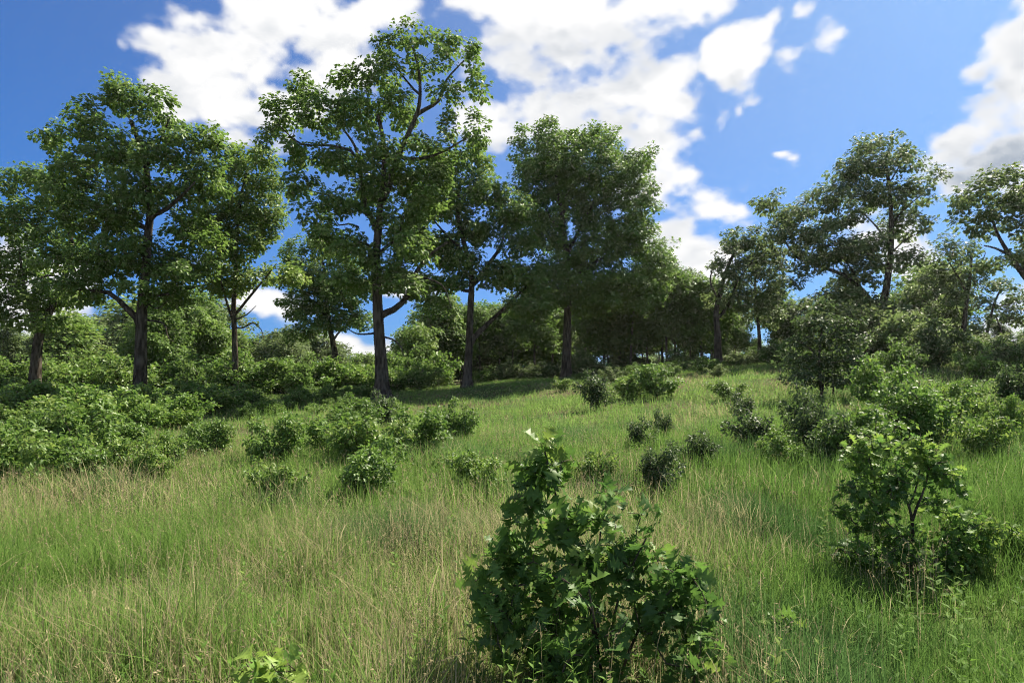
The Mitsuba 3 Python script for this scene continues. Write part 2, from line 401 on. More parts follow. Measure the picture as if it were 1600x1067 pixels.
OAKS = 'big oaks along the edge of the meadow'
tree('large oak with the thick pale trunk, second tree from the left', (218, 645), 30, [(220, 560), (221, 495), (228, 420), (232, 360), (235, 330), (231, 290), (226, 250), (205, 190)],
     [([(222, 505), (196, 480), (170, 458), (120, 452)], .22, .08), ([(229, 358), (205, 342), (180, 312), (165, 275)], .15, .05), ([(234, 338), (260, 327), (280, 310), (305, 285)], .16, .06),
      ([(226, 462), (270, 458), (312, 446)], .13, .05), ([(231, 290), (200, 250), (165, 215), (150, 195)], .12, .04), ([(228, 262), (250, 220), (265, 185)], .1, .04), ([(228, 400), (205, 385), (190, 378), (150, 372)], .11, .05)],
     [(182, 128, 24, 24), (205, 165, 50, 38), (126, 168, 20, 26), (150, 200, 45, 40), (75, 205, 26, 30), (92, 240, 20, 20), (252, 170, 36, 36), (282, 225, 45, 45), (322, 205, 28, 28), (345, 222, 22, 26), (185, 245, 55, 40), (245, 240, 50, 45), (120, 262, 45, 42),
      (150, 320, 55, 40), (215, 300, 40, 35), (300, 290, 42, 42), (205, 395, 62, 42), (150, 415, 45, 38), (285, 350, 45, 38), (262, 415, 45, 40), (300, 425, 35, 30), (115, 345, 35, 35), (240, 300, 50, 45), (90, 300, 40, 40), (130, 450, 36, 30), (180, 350, 50, 40), (330, 270, 34, 40), (240, 455, 40, 30), (85, 400, 34, 36), (325, 380, 26, 40)], .40, .09, 1, dens=.95, group=OAKS,
     dead=[[(225, 500), (255, 505), (262, 525), (272, 535)], [(225, 470), (245, 482), (262, 470)]])
tree('dark forked oak at the left edge with yellow-green upper crown', (54, 603), 36, [(57, 560), (62, 522), (80, 480), (98, 440), (106, 415), (112, 380), (95, 320)],
     [([(62, 525), (50, 490), (38, 450), (30, 390)], .2, .06), ([(104, 440), (82, 430), (62, 435), (30, 445)], .1, .04), ([(108, 402), (128, 440), (160, 435)], .1, .04), ([(100, 350), (60, 320), (30, 300)], .09, .03)],
     [(55, 275, 42, 32), (25, 290, 25, 30), (95, 300, 35, 35), (20, 350, 45, 40), (75, 350, 45, 40), (110, 390, 35, 35), (30, 410, 45, 40), (0, 460, 40, 45), (60, 460, 40, 35), (-50, 400, 45, 60), (-30, 330, 35, 45), (110, 460, 30, 28), (90, 505, 25, 18), (20, 500, 25, 25)], .40, .08, 2, dens=1.05, group=OAKS, tone=.06)
tree('slim straight oak with bright green crown right of the thick pale trunked oak', (368, 616), 34, [(367, 540), (365, 480), (368, 430), (370, 380), (375, 320), (385, 270)],
     [([(367, 510), (352, 465), (345, 440), (330, 400)], .1, .04), ([(368, 492), (385, 470), (410, 440), (432, 412)], .1, .04), ([(369, 400), (350, 370), (335, 340)], .08, .03), ([(372, 350), (400, 320), (415, 295)], .08, .03)],
     [(372, 335, 58, 40), (400, 290, 32, 30), (345, 300, 32, 32), (338, 400, 32, 36), (375, 390, 45, 34), (415, 365, 28, 40), (365, 255, 40, 34), (405, 245, 40, 28), (430, 290, 20, 30), (340, 350, 35, 35), (335, 440, 24, 24), (405, 430, 30, 22), (455, 430, 28, 25), (320, 330, 30, 40), (395, 340, 50, 40), (350, 450, 30, 26), (425, 330, 22, 34), (380, 290, 40, 30), (385, 440, 30, 22)], .22, .06, 3, dens=1.15, leaf=.19, group=OAKS, tone=.26,
     dead=[[(367, 512), (380, 512), (395, 505), (408, 515), (412, 530)], [(367, 500), (385, 492), (400, 478)]])
tree('tallest oak, straight dark trunk, broad open crown against the clouds', (597, 628), 29, [(595, 560), (590, 480), (588, 400), (592, 350), (596, 300), (600, 262), (598, 215), (590, 180)],
     [([(590, 360), (572, 322), (562, 265), (555, 230), (535, 200)], .17, .06), ([(597, 320), (612, 275), (622, 245), (640, 205), (655, 165), (655, 115), (645, 75)], .22, .06), ([(652, 178), (685, 158), (698, 125), (725, 95)], .12, .04),
      ([(622, 248), (660, 248), (695, 236), (730, 215)], .12, .04), ([(591, 492), (615, 484), (637, 462), (648, 430), (670, 400), (700, 378)], .2, .08), ([(648, 430), (690, 445), (705, 480)], .06, .02), ([(588, 400), (620, 370), (632, 335)], .12, .05),
      ([(562, 240), (520, 228), (470, 225), (435, 195)], .09, .03), ([(592, 350), (565, 330), (530, 310), (490, 300)], .11, .04), ([(655, 150), (630, 120), (610, 90)], .07, .03), ([(588, 390), (560, 378), (545, 390), (520, 372)], .1, .03)],
     [(645, 52, 38, 20), (605, 72, 30, 24), (700, 62, 20, 24), (735, 92, 28, 28), (748, 138, 16, 28), (692, 98, 26, 22), (655, 100, 26, 22), (590, 115, 38, 32), (548, 132, 32, 26), (482, 142, 30, 26), (440, 178, 30, 32), (500, 182, 45, 32), (560, 175, 45, 34),
      (625, 165, 30, 34), (700, 152, 28, 20), (698, 205, 30, 20), (742, 205, 26, 30), (462, 235, 34, 32), (525, 250, 45, 30), (470, 290, 30, 24), (575, 290, 45, 35), (640, 275, 40, 30), (655, 225, 28, 20), (540, 330, 38, 26), (610, 350, 35, 35), (680, 280, 35, 30), (425, 215, 22, 24), (560, 395, 36, 34), (615, 430, 36, 34), (645, 385, 40, 36), (520, 375, 34, 26), (500, 335, 34, 26), (690, 240, 36, 30), (660, 320, 40, 34), (600, 240, 40, 40), (640, 445, 30, 26), (550, 440, 30, 24)], .40, .08, 4, dens=1.0, group=OAKS, leaf=.2,
     dead=[[(592, 525), (612, 530), (625, 540), (632, 558)], [(590, 520), (560, 522), (540, 512)], [(560, 355), (545, 350), (530, 352), (522, 340)]])
tree('oak with forked leaning limbs right of the tallest oak, crown touching it', (730, 605), 34, [(733, 540), (735, 480), (737, 445), (735, 415), (725, 380), (715, 330), (720, 280)],
     [([(736, 450), (758, 420), (782, 385), (790, 345)], .2, .06), ([(733, 535), (760, 508), (795, 475), (830, 440)], .2, .07), ([(737, 460), (700, 445), (660, 455)], .12, .04), ([(728, 395), (700, 370), (670, 335)], .1, .04), ([(770, 402), (790, 420), (820, 415)], .08, .03)],
     [(705, 265, 45, 34), (745, 240, 30, 34), (760, 295, 40, 34), (700, 325, 50, 34), (660, 310, 34, 38), (785, 335, 32, 38), (805, 375, 40, 34), (740, 360, 45, 32), (690, 385, 40, 28), (660, 370, 30, 30), (825, 430, 36, 26), (770, 430, 35, 25), (700, 440, 35, 22), (840, 470, 34, 26), (668, 440, 30, 20), (735, 300, 50, 40), (640, 350, 34, 36), (800, 430, 40, 30), (725, 410, 40, 26), (680, 475, 28, 18), (810, 480, 34, 24), (815, 330, 24, 30)], .30, .07, 5, dens=1.1, group=OAKS, tone=.05)
tree('broad dense oak with a round fine-leaved crown at mid-picture', (885, 597), 38, [(886, 520), (888, 450), (885, 400), (880, 350), (872, 300), (868, 250)],
     [([(884, 400), (905, 360), (925, 320), (940, 280)], .16, .05), ([(882, 372), (860, 340), (840, 300)], .13, .04), ([(887, 440), (930, 410), (980, 385)], .13, .05), ([(886, 460), (850, 440), (825, 430)], .1, .04), ([(880, 340), (890, 290), (915, 240)], .1, .04), ([(905, 365), (950, 350), (1000, 330)], .1, .04)],
     [(850, 215, 50, 32), (905, 212, 42, 28), (872, 250, 75, 40), (945, 222, 36, 34), (985, 262, 28, 28), (835, 285, 42, 40), (955, 290, 62, 40), (895, 310, 80, 45), (1000, 320, 30, 40), (985, 375, 45, 36), (1015, 400, 30, 34), (850, 360, 45, 38), (910, 400, 80, 40), (975, 440, 50, 34), (1038, 392, 16, 22), (1030, 440, 25, 34), (930, 470, 60, 28), (850, 430, 40, 30), (1012, 250, 14, 18), (812, 235, 22, 28), (900, 270, 90, 45), (960, 350, 70, 50), (830, 330, 40, 40), (1000, 460, 40, 34), (890, 450, 90, 36), (1040, 420, 18, 30)], .38, .08, 6, bsdf='leaf_oak', leaf=.18, dens=1.0, per=50, group=OAKS, tone=-.02)
tree('low round oak with a leaning trunk behind the gap left of the tallest oak', (528, 600), 44, [(525, 560), (518, 525), (512, 490), (508, 450), (505, 410)],
     [([(520, 530), (540, 510), (560, 505)], .1, .04), ([(514, 500), (490, 475), (465, 455), (440, 450)], .12, .04), ([(510, 470), (535, 440), (555, 420)], .1, .03)],
     [(505, 385, 45, 26), (460, 395, 36, 34), (545, 410, 40, 34), (500, 430, 55, 30), (450, 435, 24, 26), (490, 480, 45, 30), (540, 470, 40, 34), (470, 520, 24, 20), (570, 500, 24, 20), (505, 510, 36, 18), (525, 450, 60, 36), (480, 440, 44, 34), (545, 500, 34, 22), (460, 480, 30, 28), (575, 450, 26, 34)], .34, .08, 7, dens=.8, group=OAKS, tone=.08)
tree('oak with a dark crooked trunk at the left end of the right-hand group of trees', (1122, 572), 40, [(1121, 520), (1119, 490), (1126, 455), (1136, 420), (1150, 390)],
     [([(1121, 500), (1142, 470), (1152, 440), (1175, 410)], .14, .05), ([(1124, 470), (1110, 440), (1118, 405)], .1, .04)],
     [(1150, 375, 32, 30), (1130, 415, 26, 34), (1180, 385, 38, 34), (1165, 430, 34, 30), (1205, 420, 28, 40), (1120, 460, 18, 26), (1195, 470, 34, 28), (1150, 470, 26, 22)], .34, .08, 8, bsdf='leaf_grey', dens=.8, group=OAKS)
tree('slender oak with a thin straight trunk beside the crooked dark trunk', (1187, 566), 43, [(1186, 520), (1182, 480), (1180, 440), (1182, 400)],
     [([(1183, 470), (1200, 450), (1215, 430)], .07, .03), ([(1181, 450), (1165, 425), (1160, 400)], .07, .03)],
     [(1190, 405, 34, 34), (1210, 450, 26, 34), (1170, 450, 30, 28), (1205, 500, 26, 24), (1175, 490, 22, 20)], .19, .05, 9, bsdf='leaf_grey', dens=.7, group=OAKS)
tree('tall forked oak on the right-hand rise with a long limb reaching left', (1373, 590), 37, [(1374, 540), (1376, 492), (1385, 450), (1391, 400), (1393, 350), (1390, 300), (1385, 260)],
     [([(1376, 495), (1348, 455), (1318, 430), (1280, 416), (1245, 402), (1222, 370)], .22, .06), ([(1348, 455), (1330, 420), (1300, 385)], .09, .03), ([(1391, 385), (1370, 355), (1345, 330)], .1, .04), ([(1393, 350), (1415, 325), (1440, 305)], .08, .03), ([(1388, 290), (1405, 260), (1418, 235)], .06, .03), ([(1389, 420), (1360, 400), (1335, 385)], .09, .03)],
     [(1350, 230, 30, 20), (1385, 224, 26, 16), (1420, 232, 12, 22), (1328, 262, 38, 26), (1385, 262, 45, 30), (1295, 305, 32, 24), (1345, 305, 46, 30), (1400, 305, 40, 26), (1440, 290, 22, 26), (1450, 312, 18, 10), (1412, 345, 24, 26), (1428, 358, 12, 22), (1310, 345, 36, 20), (1352, 385, 30, 26), (1312, 392, 40, 24), (1265, 375, 40, 24), (1242, 330, 30, 24), (1203, 312, 26, 22), (1225, 362, 34, 26), (1272, 412, 32, 20), (1245, 440, 14, 12), (1340, 430, 30, 30), (1400, 400, 16, 30), (1310, 470, 45, 32), (1350, 490, 34, 26)], .36, .08, 10, bsdf='leaf_grey', dens=.85, group=OAKS,
     dead=[[(1393, 395), (1415, 375), (1440, 362), (1455, 352)]])
tree('medium oak with a dark slanting trunk right of the tall forked oak', (1503, 565), 40, [(1505, 520), (1509, 480), (1515, 440), (1518, 400)],
     [([(1512, 460), (1495, 430), (1480, 405)], .09, .03), ([(1515, 440), (1530, 420), (1540, 395)], .08, .03)],
     [(1480, 392, 30, 30), (1518, 388, 26, 28), (1460, 430, 24, 34), (1500, 430, 34, 28), (1535, 420, 16, 28), (1480, 470, 28, 26), (1455, 490, 22, 26), (1440, 440, 14, 20)], .24, .07, 11, bsdf='leaf_grey', dens=.8, group=OAKS)
tree('oak cut off by the right edge of the photo with arching limbs high above', (1660, 590), 30, [(1655, 540), (1640, 490), (1615, 450), (1592, 420), (1575, 395)],
     [([(1580, 400), (1555, 388), (1538, 384)], .09, .04), ([(1575, 396), (1556, 360), (1545, 320)], .11, .04), ([(1600, 432), (1605, 380), (1600, 330)], .12, .04), ([(1640, 480), (1660, 420), (1650, 350)], .14, .05)],
     [(1510, 305, 24, 28), (1545, 290, 32, 28), (1580, 278, 32, 24), (1602, 300, 36, 36), (1555, 330, 36, 28), (1520, 345, 26, 26), (1590, 350, 30, 30), (1645, 310, 40, 50), (1690, 350, 50, 60), (1640, 380, 40, 40), (1592, 400, 16, 14), (1565, 408, 12, 12)], .32, .09, 12, bsdf='leaf_grey', dens=.75, group=OAKS)
tree('small leaning oak with two bent stems near the right edge below the arching limbs', (1537, 575), 44, [(1540, 530), (1548, 495), (1555, 470), (1565, 450)],
     [([(1552, 480), (1580, 475), (1600, 468)], .07, .03), ([(1570, 545), (1562, 510), (1555, 492)], .09, .06)],
     [(1560, 445, 32, 18), (1588, 465, 26, 22), (1535, 475, 26, 24), (1565, 490, 30, 18), (1522, 510, 20, 22), (1592, 498, 18, 14)], .17, .05, 13, bsdf='leaf_grey', dens=.75, group=OAKS)
tree('young two-stemmed oak with layered yellow-green leaves before the right-hand wood', (1285, 660), 20, [(1284, 620), (1280, 570), (1282, 530), (1288, 490)],
     [([(1305, 665), (1302, 620), (1305, 570), (1318, 530)], .05, .02), ([(1282, 560), (1260, 540), (1240, 530)], .03, .015), ([(1284, 540), (1310, 515), (1340, 505)], .03, .015)],
     [(1288, 480, 26, 14), (1268, 505, 36, 18), (1310, 505, 40, 16), (1255, 535, 32, 18), (1300, 535, 50, 18), (1345, 530, 30, 16), (1270, 565, 48, 18), (1325, 562, 40, 18), (1245, 590, 34, 18), (1300, 592, 50, 18), (1232, 560, 22, 16), (1265, 622, 34, 14), (1340, 590, 36, 16), (1240, 625, 26, 14), (1255, 650, 30, 16)], .07, .025, 14, name='young_oak_tree', leaf=.115, per=36, spread=.33, cell=.36, dens=1.0, group='young trees in the meadow', tone=.05, sides=8, bsdf='leaf_dark')

# ------------------------------------------------------------------ models for the copies: slim wood trees and shrubs (x, y about the root, z up)
def model_tree(name, seed, H, W, r0, bsdf, n_lobes, low, leaf=.2, per=26, cell=.75, tone=0.0):
    r = np.random.default_rng(seed)
    bend = r.normal(0, .05, 2) * H
    tr = [(0, 0, -.4), (0, 0, .6), (bend[0] * .3, bend[1] * .3, H * .35), (bend[0], bend[1], H * .65), (bend[0] * 1.2, bend[1] * 1.2, H * .9)]
    tips, cen, spines = [], [], [(tr, r0, r0 * .3)]
    for k in range(n_lobes):
        a, f = r.uniform(0, 2 * np.pi), (k + .5) / n_lobes
        z = H * (low + (1 - low) * f * .92)
        w = W * (1 - .75 * abs(f - .35) ** 1.3) * r.uniform(.35, .75)
        c = np.array([math.cos(a) * w, math.sin(a) * w, z]) + [bend[0], bend[1], 0]
        rad = np.array([1, 1, .72]) * W * r.uniform(.38, .6)
        n = max(8, int(4.19 * rad.prod() / cell ** 3 * 1.25))
        p = in_lobe(c, rad, n, r)
        tips.append(p); cen.append((p - c) / rad + [0, 0, .3])
        if k % 3 == 0 and r0 > .08:
            spines.append(([(bend[0] * .6, bend[1] * .6, z - W * .35), tuple(c * .6 + np.array([bend[0] * .2, bend[1] * .2, (z - .1) * .4])), tuple(c)], r0 * .4, r0 * .15))
    tips, cen = np.vstack(tips), np.vstack(cen)
    ok = tips[:, 2] > .5
    tips, cen = tips[ok], cen[ok]
    L, tw, _ = grow(spines, tips, .6, r, .007)
    wood = [tube(p, rr, 7) for p, rr in L[1:]] + [tube(p, rr, 3) for p, rr in tw]
    scene[name] = {'type': 'shapegroup', 'trunk': mikit.ply(tube(np.array(L[0][0]), np.array(L[0][1]), 9), 'twig_bark', smooth=True), 'limbwork': mikit.ply(join(wood), 'twig_bark', smooth=True),
                   'crown': leaf_shape(foliage(tips, cen, r, per, cell * .75, leaf, KITE, tone_shift=tone), bsdf)}
    return float(tips[:, 2].max()) + .35

def model_shrub(name, seed, H, W, bsdf, n_tips, per=9, leaf=.095, tpl=OAK_SMALL, tone=0.0, stems=13, spread=.13):
    """A clump of stems of uneven length that lean out from one foot, each leafy along its upper part."""
    r = np.random.default_rng(seed)
    spines, tips, cen = [([(0, 0, -.1), (0, 0, .04), (.02, 0, H * .25)], .022, .012)], [], []
    for k in range(stems):
        a, f = r.uniform(0, 2 * np.pi), math.sqrt(r.uniform(.02, 1.0))
        h = H * r.uniform(.5, 1.08) * (1 - .38 * f)
        e = np.array([math.cos(a) * f * W, math.sin(a) * f * W, h])
        m = e * [.38, .38, .55] + r.normal(0, .05, 3) * H
        q = np.array([[0, 0, .02], m, e])
        spines.append(([tuple(x) for x in q], .015, .006))
        n = max(6, int(n_tips / stems * r.uniform(.5, 1.5)))
        t = .30 + .70 * r.random(n) ** .7
        c = ((1 - t) ** 2)[:, None] * q[0] + (2 * t * (1 - t))[:, None] * (2 * m - .5 * (q[0] + e)) + (t ** 2)[:, None] * e
        d = unit(r.normal(0, 1, (n, 3)))
        wid = H * r.uniform(.10, .22) * (1.15 - .85 * t)
        tips.append(c + d * wid[:, None] * [1, 1, .8]); cen.append(d + [0, 0, .35])
    tips, cen = np.vstack(tips), np.vstack(cen)
    ok = tips[:, 2] > .08
    tips, cen = tips[ok], cen[ok]
    L, tw, _ = grow(spines, tips, .2, r, .0026)
    scene[name] = {'type': 'shapegroup', 'stem': mikit.ply(join([tube(p, rr, 5) for p, rr in L] + [tube(p, rr, 3) for p, rr in tw]), 'twig_bark', smooth=True),
                   'foliage': leaf_shape(foliage(tips, cen, r, per, spread, leaf, tpl, up=.65, out=.35, rnd=1.2, tone_shift=tone, flat=.8), bsdf)}

def copy(group_key, name, pos, rz, sc, label, cat, group, parts):
    key = thing(name, label, cat, group)
    sc = np.broadcast_to(np.asarray(sc, float), (3,))
    scene[key] = {'type': 'instance', 'to_world': T().translate([float(v) for v in pos]).rotate([0, 0, 1], float(math.degrees(rz))).scale([float(v) for v in sc]), 'group': {'type': 'ref', 'id': group_key}}
    for p in parts:
        labels[f'{key}__{p}'] = {'kind': 'stuff'}
    return key

WOOD = [('wood_tree_a', 9.0, 2.6, .13, 'leaf_oak', 15, .40, -.1), ('wood_tree_b', 8.0, 2.9, .12, 'leaf_oak', 14, .36, 0.), ('wood_tree_c', 9.5, 2.3, .11, 'leaf_grey', 14, .42, -.1), ('wood_tree_d', 6.0, 2.6, .08, 'leaf_oak', 13, .10, .12), ('wood_tree_e', 6.5, 2.5, .09, 'leaf_grey', 13, .13, .05)]
WDIM = {}
for k, (n, h, w, r0, b, nl, low, tone) in enumerate(WOOD):
    WDIM[n] = (model_tree(n, 31 + k, h, w, r0, b, nl, low, tone=tone, per=24, leaf=.27), w)
for i, (sd, H, W, n, tone) in enumerate([(41, 1.5, .85, 300, 0), (42, 1.3, 1.0, 300, .1), (43, 1.7, .8, 300, -.05), (44, 1.2, .75, 220, .16), (45, 1.6, 1.0, 320, .05), (46, 1.4, .9, 300, 0)]):
    model_shrub(f'shrub_model_{"abcdef"[i]}', sd, H, W, 'leaf_dark' if i == 5 else 'leaf_shrub', n, tone=tone)
for i, (sd, H, W, n, tone) in enumerate([(51, 1.5, 1.0, 300, 0), (52, 1.3, 1.1, 300, .1), (53, 1.7, 1.0, 300, -.05), (54, 1.5, 1.1, 320, .14), (55, 1.4, 1.0, 280, .05)]):
    model_shrub(f'shrub_model_{"uvwxy"[i]}', sd, H, W, ('leaf_shrub', 'leaf_shrub', 'leaf_oak', 'leaf_grey', 'leaf_grey')[i], n, per=14, leaf=.085, tpl=KITE, spread=.14, tone=tone, stems=18)
SDIM = dict(a=(1.5, .95), b=(1.3, 1.05), c=(1.7, .9), d=(1.2, .85), e=(1.6, 1.05), f=(1.4, 1.0), u=(1.5, 1.1), v=(1.3, 1.2), w=(1.7, 1.1), x=(1.5, 1.2), y=(1.4, 1.1))

# shrubs one can point to: (u, v of the foot, v of the top, half width, model, label)
r2 = np.random.default_rng(5)
SHRUBS = [
    (62, 775, 668, 62, 'b', 'loose oak shrub at the left meadow edge, out in front of the thicket'), (130, 735, 642, 62, 'a', 'bright green shrub in the left thicket below the space between the two left trunks'),
    (18, 735, 640, 60, 'e', 'bushy shrub at the left border of the photo, in the thicket'), (180, 722, 648, 42, 'c', 'upright shrub just left of and before the thick pale trunk'),
    (228, 765, 700, 30, 'd', 'small dark shrub rising from the grass below the thick pale trunk'), (288, 722, 662, 42, 'e', 'light green shrub at the right end of the left thicket beside a shaded hollow'),
    (425, 738, 655, 44, 'a', 'rounded dull green shrub standing alone at the far edge of the grass, left of centre'), (434, 790, 730, 38, 'd', 'small pale yellow-green oak sprout alone in the tall grass left of centre'),
    (520, 722, 650, 48, 'e', 'dense shrub at the left end of the clump before the tallest oak'), (575, 735, 648, 60, 'b', 'wide shrub in the middle of the clump before the tallest oak'), (592, 788, 690, 52, 'c', 'dark leafy shrub at the front of the clump before the tallest oak'),
    (655, 720, 645, 50, 'a', 'bright shrub at the right end of the clump before the tallest oak'), (560, 690, 628, 38, 'c', 'tall thin shrub at the back of the clump before the tallest oak'), (600, 672, 618, 28, 'f', 'dusky shrub at the foot of the tallest oak'),
    (716, 700, 626, 24, 'c', 'narrow upright shrub on the slope right of the clump'), (752, 775, 712, 40, 'b', 'small spreading oak shrub just left of the spire of the big front bush'), (700, 745, 715, 18, 'd', 'tiny seedling shrub in the grass between the clump and the front bush'),
    (932, 760, 708, 26, 'd', 'small shrub just right of the spire of the big front bush'), (1000, 708, 664, 24, 'f', 'small dark shrub on the slope right of centre, left of a close pair'), (1036, 692, 652, 20, 'f', 'small dark shrub on the slope right of centre, right of a close pair'),
    (1030, 778, 708, 42, 'f', 'low dark shrub in the grass to the right of the front bush spire'), (1088, 738, 686, 34, 'f', 'dark ragged shrub behind and right of the low dark shrub on the slope'), (1180, 713, 650, 46, 'f', 'wide shrub casting dark shade before the thicket on the right'),
    (1160, 660, 622, 26, 'f', 'small blackish shrub up the slope above the wide shaded shrub'), (1236, 738, 680, 34, 'e', 'bright rimmed shrub left of the tall right-hand saplings'), (932, 642, 584, 34, 'f', 'very dark rounded shrub at the crest below the round crowned oak'),
    (978, 625, 585, 40, 'b', 'pale feathery shrub at the crest beside the very dark one'), (1025, 622, 572, 34, 'a', 'pale shrub at the crest furthest right of the crest shrubs'), (1265, 705, 605, 40, 'f', 'dark shrub under the young two-stemmed oak'),
    (1420, 700, 575, 52, 'c', 'tall pale bush behind the yellow-topped sapling'), (1385, 665, 560, 50, 'a', 'light bush under the tall forked oak'), (1540, 722, 645, 42, 'd', 'rounded yellow-green shrub alone in the grass near the right edge'),
    (1592, 668, 560, 48, 'f', 'dark bush at the right border of the photo'), (1482, 672, 596, 40, 'b', 'pale bush between the tall pale bush and the shrub near the right edge'), (1330, 720, 625, 44, 'e', 'leafy bush right beside the young two-stemmed oak'), (1348, 745, 640, 55, 'c', 'broad fresh green bush close behind the yellow-topped sapling'),
    (28, 772, 672, 52, 'a', 'lower leafy shrub at the left border, in front of the thicket'), (112, 772, 692, 42, 'c', 'ragged shrub in the grass before the left thicket, between the two left trunks'), (176, 757, 682, 38, 'd', 'small yellow-green shrub in the grass, left of and below the thick pale trunk'), (258, 747, 682, 38, 'b', 'spreading shrub in the grass, right of and below the thick pale trunk'), (322, 728, 664, 38, 'a', 'shrub in the grass before the slim straight oak'),
    (1272, 728, 628, 40, 'f', 'dark shrub before the stems of the young two-stemmed oak'), (1305, 742, 655, 38, 'f', 'dark shrub between the young two-stemmed oak and the broad fresh green bush'), (1205, 722, 668, 28, 'e', 'leafy shrub between the wide shaded shrub and the bright rimmed one'),
    (1455, 692, 612, 42, 'b', 'loose pale shrub right of the tall pale bush'), (1505, 662, 590, 42, 'e', 'bushy shrub below the dark slanting trunk'), (1400, 705, 622, 42, 'a', 'soft green shrub before the tall pale bush'), (1560, 690, 618, 34, 'b', 'pale shrub before the dark bush at the right border'),
    (1520, 905, 812, 38, 'd', 'sparse sprout right of the yellow-topped sapling'), (1594, 885, 838, 36, 'b', 'low grey-green scrub at the right border in the grass'), (880, 612, 592, 14, 'd', 'tiny bright shrub at the foot of the round crowned oak'), (1140, 625, 598, 30, 'b', 'pale low bush below the crooked dark trunk')]
SHOW = {}
for u, v0, v1, hw, m, lab in SHRUBS:
    p = ground_hit(u, v0)
    H, W = SDIM[m]
    sx, sz = (1.2 * hw * p[1] / F + .08) / W, (1.05 * (v0 - v1) * p[1] / F + .20) / H
    copy(f'shrub_model_{m}', 'oak_shrub', p, r2.uniform(0, 6.28), (sx, sx, sz), lab, 'shrub', 'shrubs standing in the meadow and at its edges', ['foliage'])
    SHOW[lab] = p

# undergrowth under the left oaks and on the right-hand rise, one by one
MARKS = [(54, 'the dark forked trunk at the left edge'), (218, 'the thick pale trunk'), (368, 'the slim straight oak'), (528, 'the leaning oak in the gap'), (597, 'the tallest oak'), (730, 'the oak with leaning limbs'),
         (885, 'the round crowned oak'), (1122, 'the crooked dark trunk'), (1187, 'the thin straight trunk'), (1290, 'the young two-stemmed oak'), (1373, 'the tall forked oak'), (1505, 'the dark slanting trunk'), (1560, 'the small leaning oak')]
def whereabouts(u, f, rows, big):
    """Size, row and the nearest trunk, for the label of one of many."""
    mu, m = min(MARKS, key=lambda q: abs(q[0] - u))
    d = u - mu
    place = ('below ' if abs(d) < 14 else ('just ' if abs(d) < 40 else 'well ') + ('right of ' if d > 0 else 'left of ')) + m
    return rows[min(len(rows) - 1, int(f * len(rows)))], place

def scatter(n, us, ys, hs, models, label, group, seed, name='undergrowth_shrub', rows=('front row', 'second row', 'third row', 'back row')):
    r = np.random.default_rng(seed)
    tall = ('low', 'middling', 'high')
    for k in range(n):
        u, Y = r.uniform(*us), math.sqrt(r.uniform(ys[0] ** 2, ys[1] ** 2))
        x = (u - CU) / F * Y
        m = models[int(r.integers(len(models)))]
        H, W = SDIM[m]
        h = r.uniform(*hs)
        s = h / H
        row, place = whereabouts(u, (Y - ys[0]) / (ys[1] - ys[0] + .01), rows, h)
        lab = f'{tall[min(2, int(3 * (h - hs[0]) / (hs[1] - hs[0] + .01)))]} {label}, {row}, {place}'
        lab = lab if len(lab.split()) <= 16 else lab.replace('the ', '')
        copy(f'shrub_model_{m}', name, (x, Y, float(terrain(x, Y)) - .05), r.uniform(0, 6.28), (s * r.uniform(.9, 1.4), s * r.uniform(.9, 1.4), s), lab, 'shrub', group, ['foliage'])
scatter(40, (-90, 350), (16.5, 30), (.45, 1.65), 'uvv', 'thicket shrub', 'undergrowth shrubs under the left oaks', 71)
scatter(40, (340, 620), (20, 36), (.4, .9), 'uvw', 'shaded hollow shrub', 'undergrowth shrubs before the gap', 72)
scatter(64, (-80, 700), (34, 52), (1.4, 3.2), 'uvw', 'shrub behind the left oaks', 'tall shrubs behind the left oaks', 73)
scatter(20, (640, 1110), (40, 47), (.8, 2.2), 'wy', 'shrub at the wood foot', 'shrubs at the foot of the middle wood', 74)
scatter(44, (1210, 1680), (24, 42), (.8, 1.7), 'wxyxu', 'bush on the rise', 'bushes on the right-hand rise', 75)
scatter(20, (1060, 1240), (39, 48), (.8, 1.8), 'wxy', 'bush at the meadow top', 'bushes at the top of the meadow', 76)
scatter(18, (890, 1130), (29, 38), (.45, 1.0), 'uvx', 'crest shrub', 'low shrubs along the crest', 78)
scatter(9, (1330, 1470), (25, 36), (2.2, 3.2), 'xy', 'pale head-high bush', 'head-high bushes on the right-hand rise', 77)

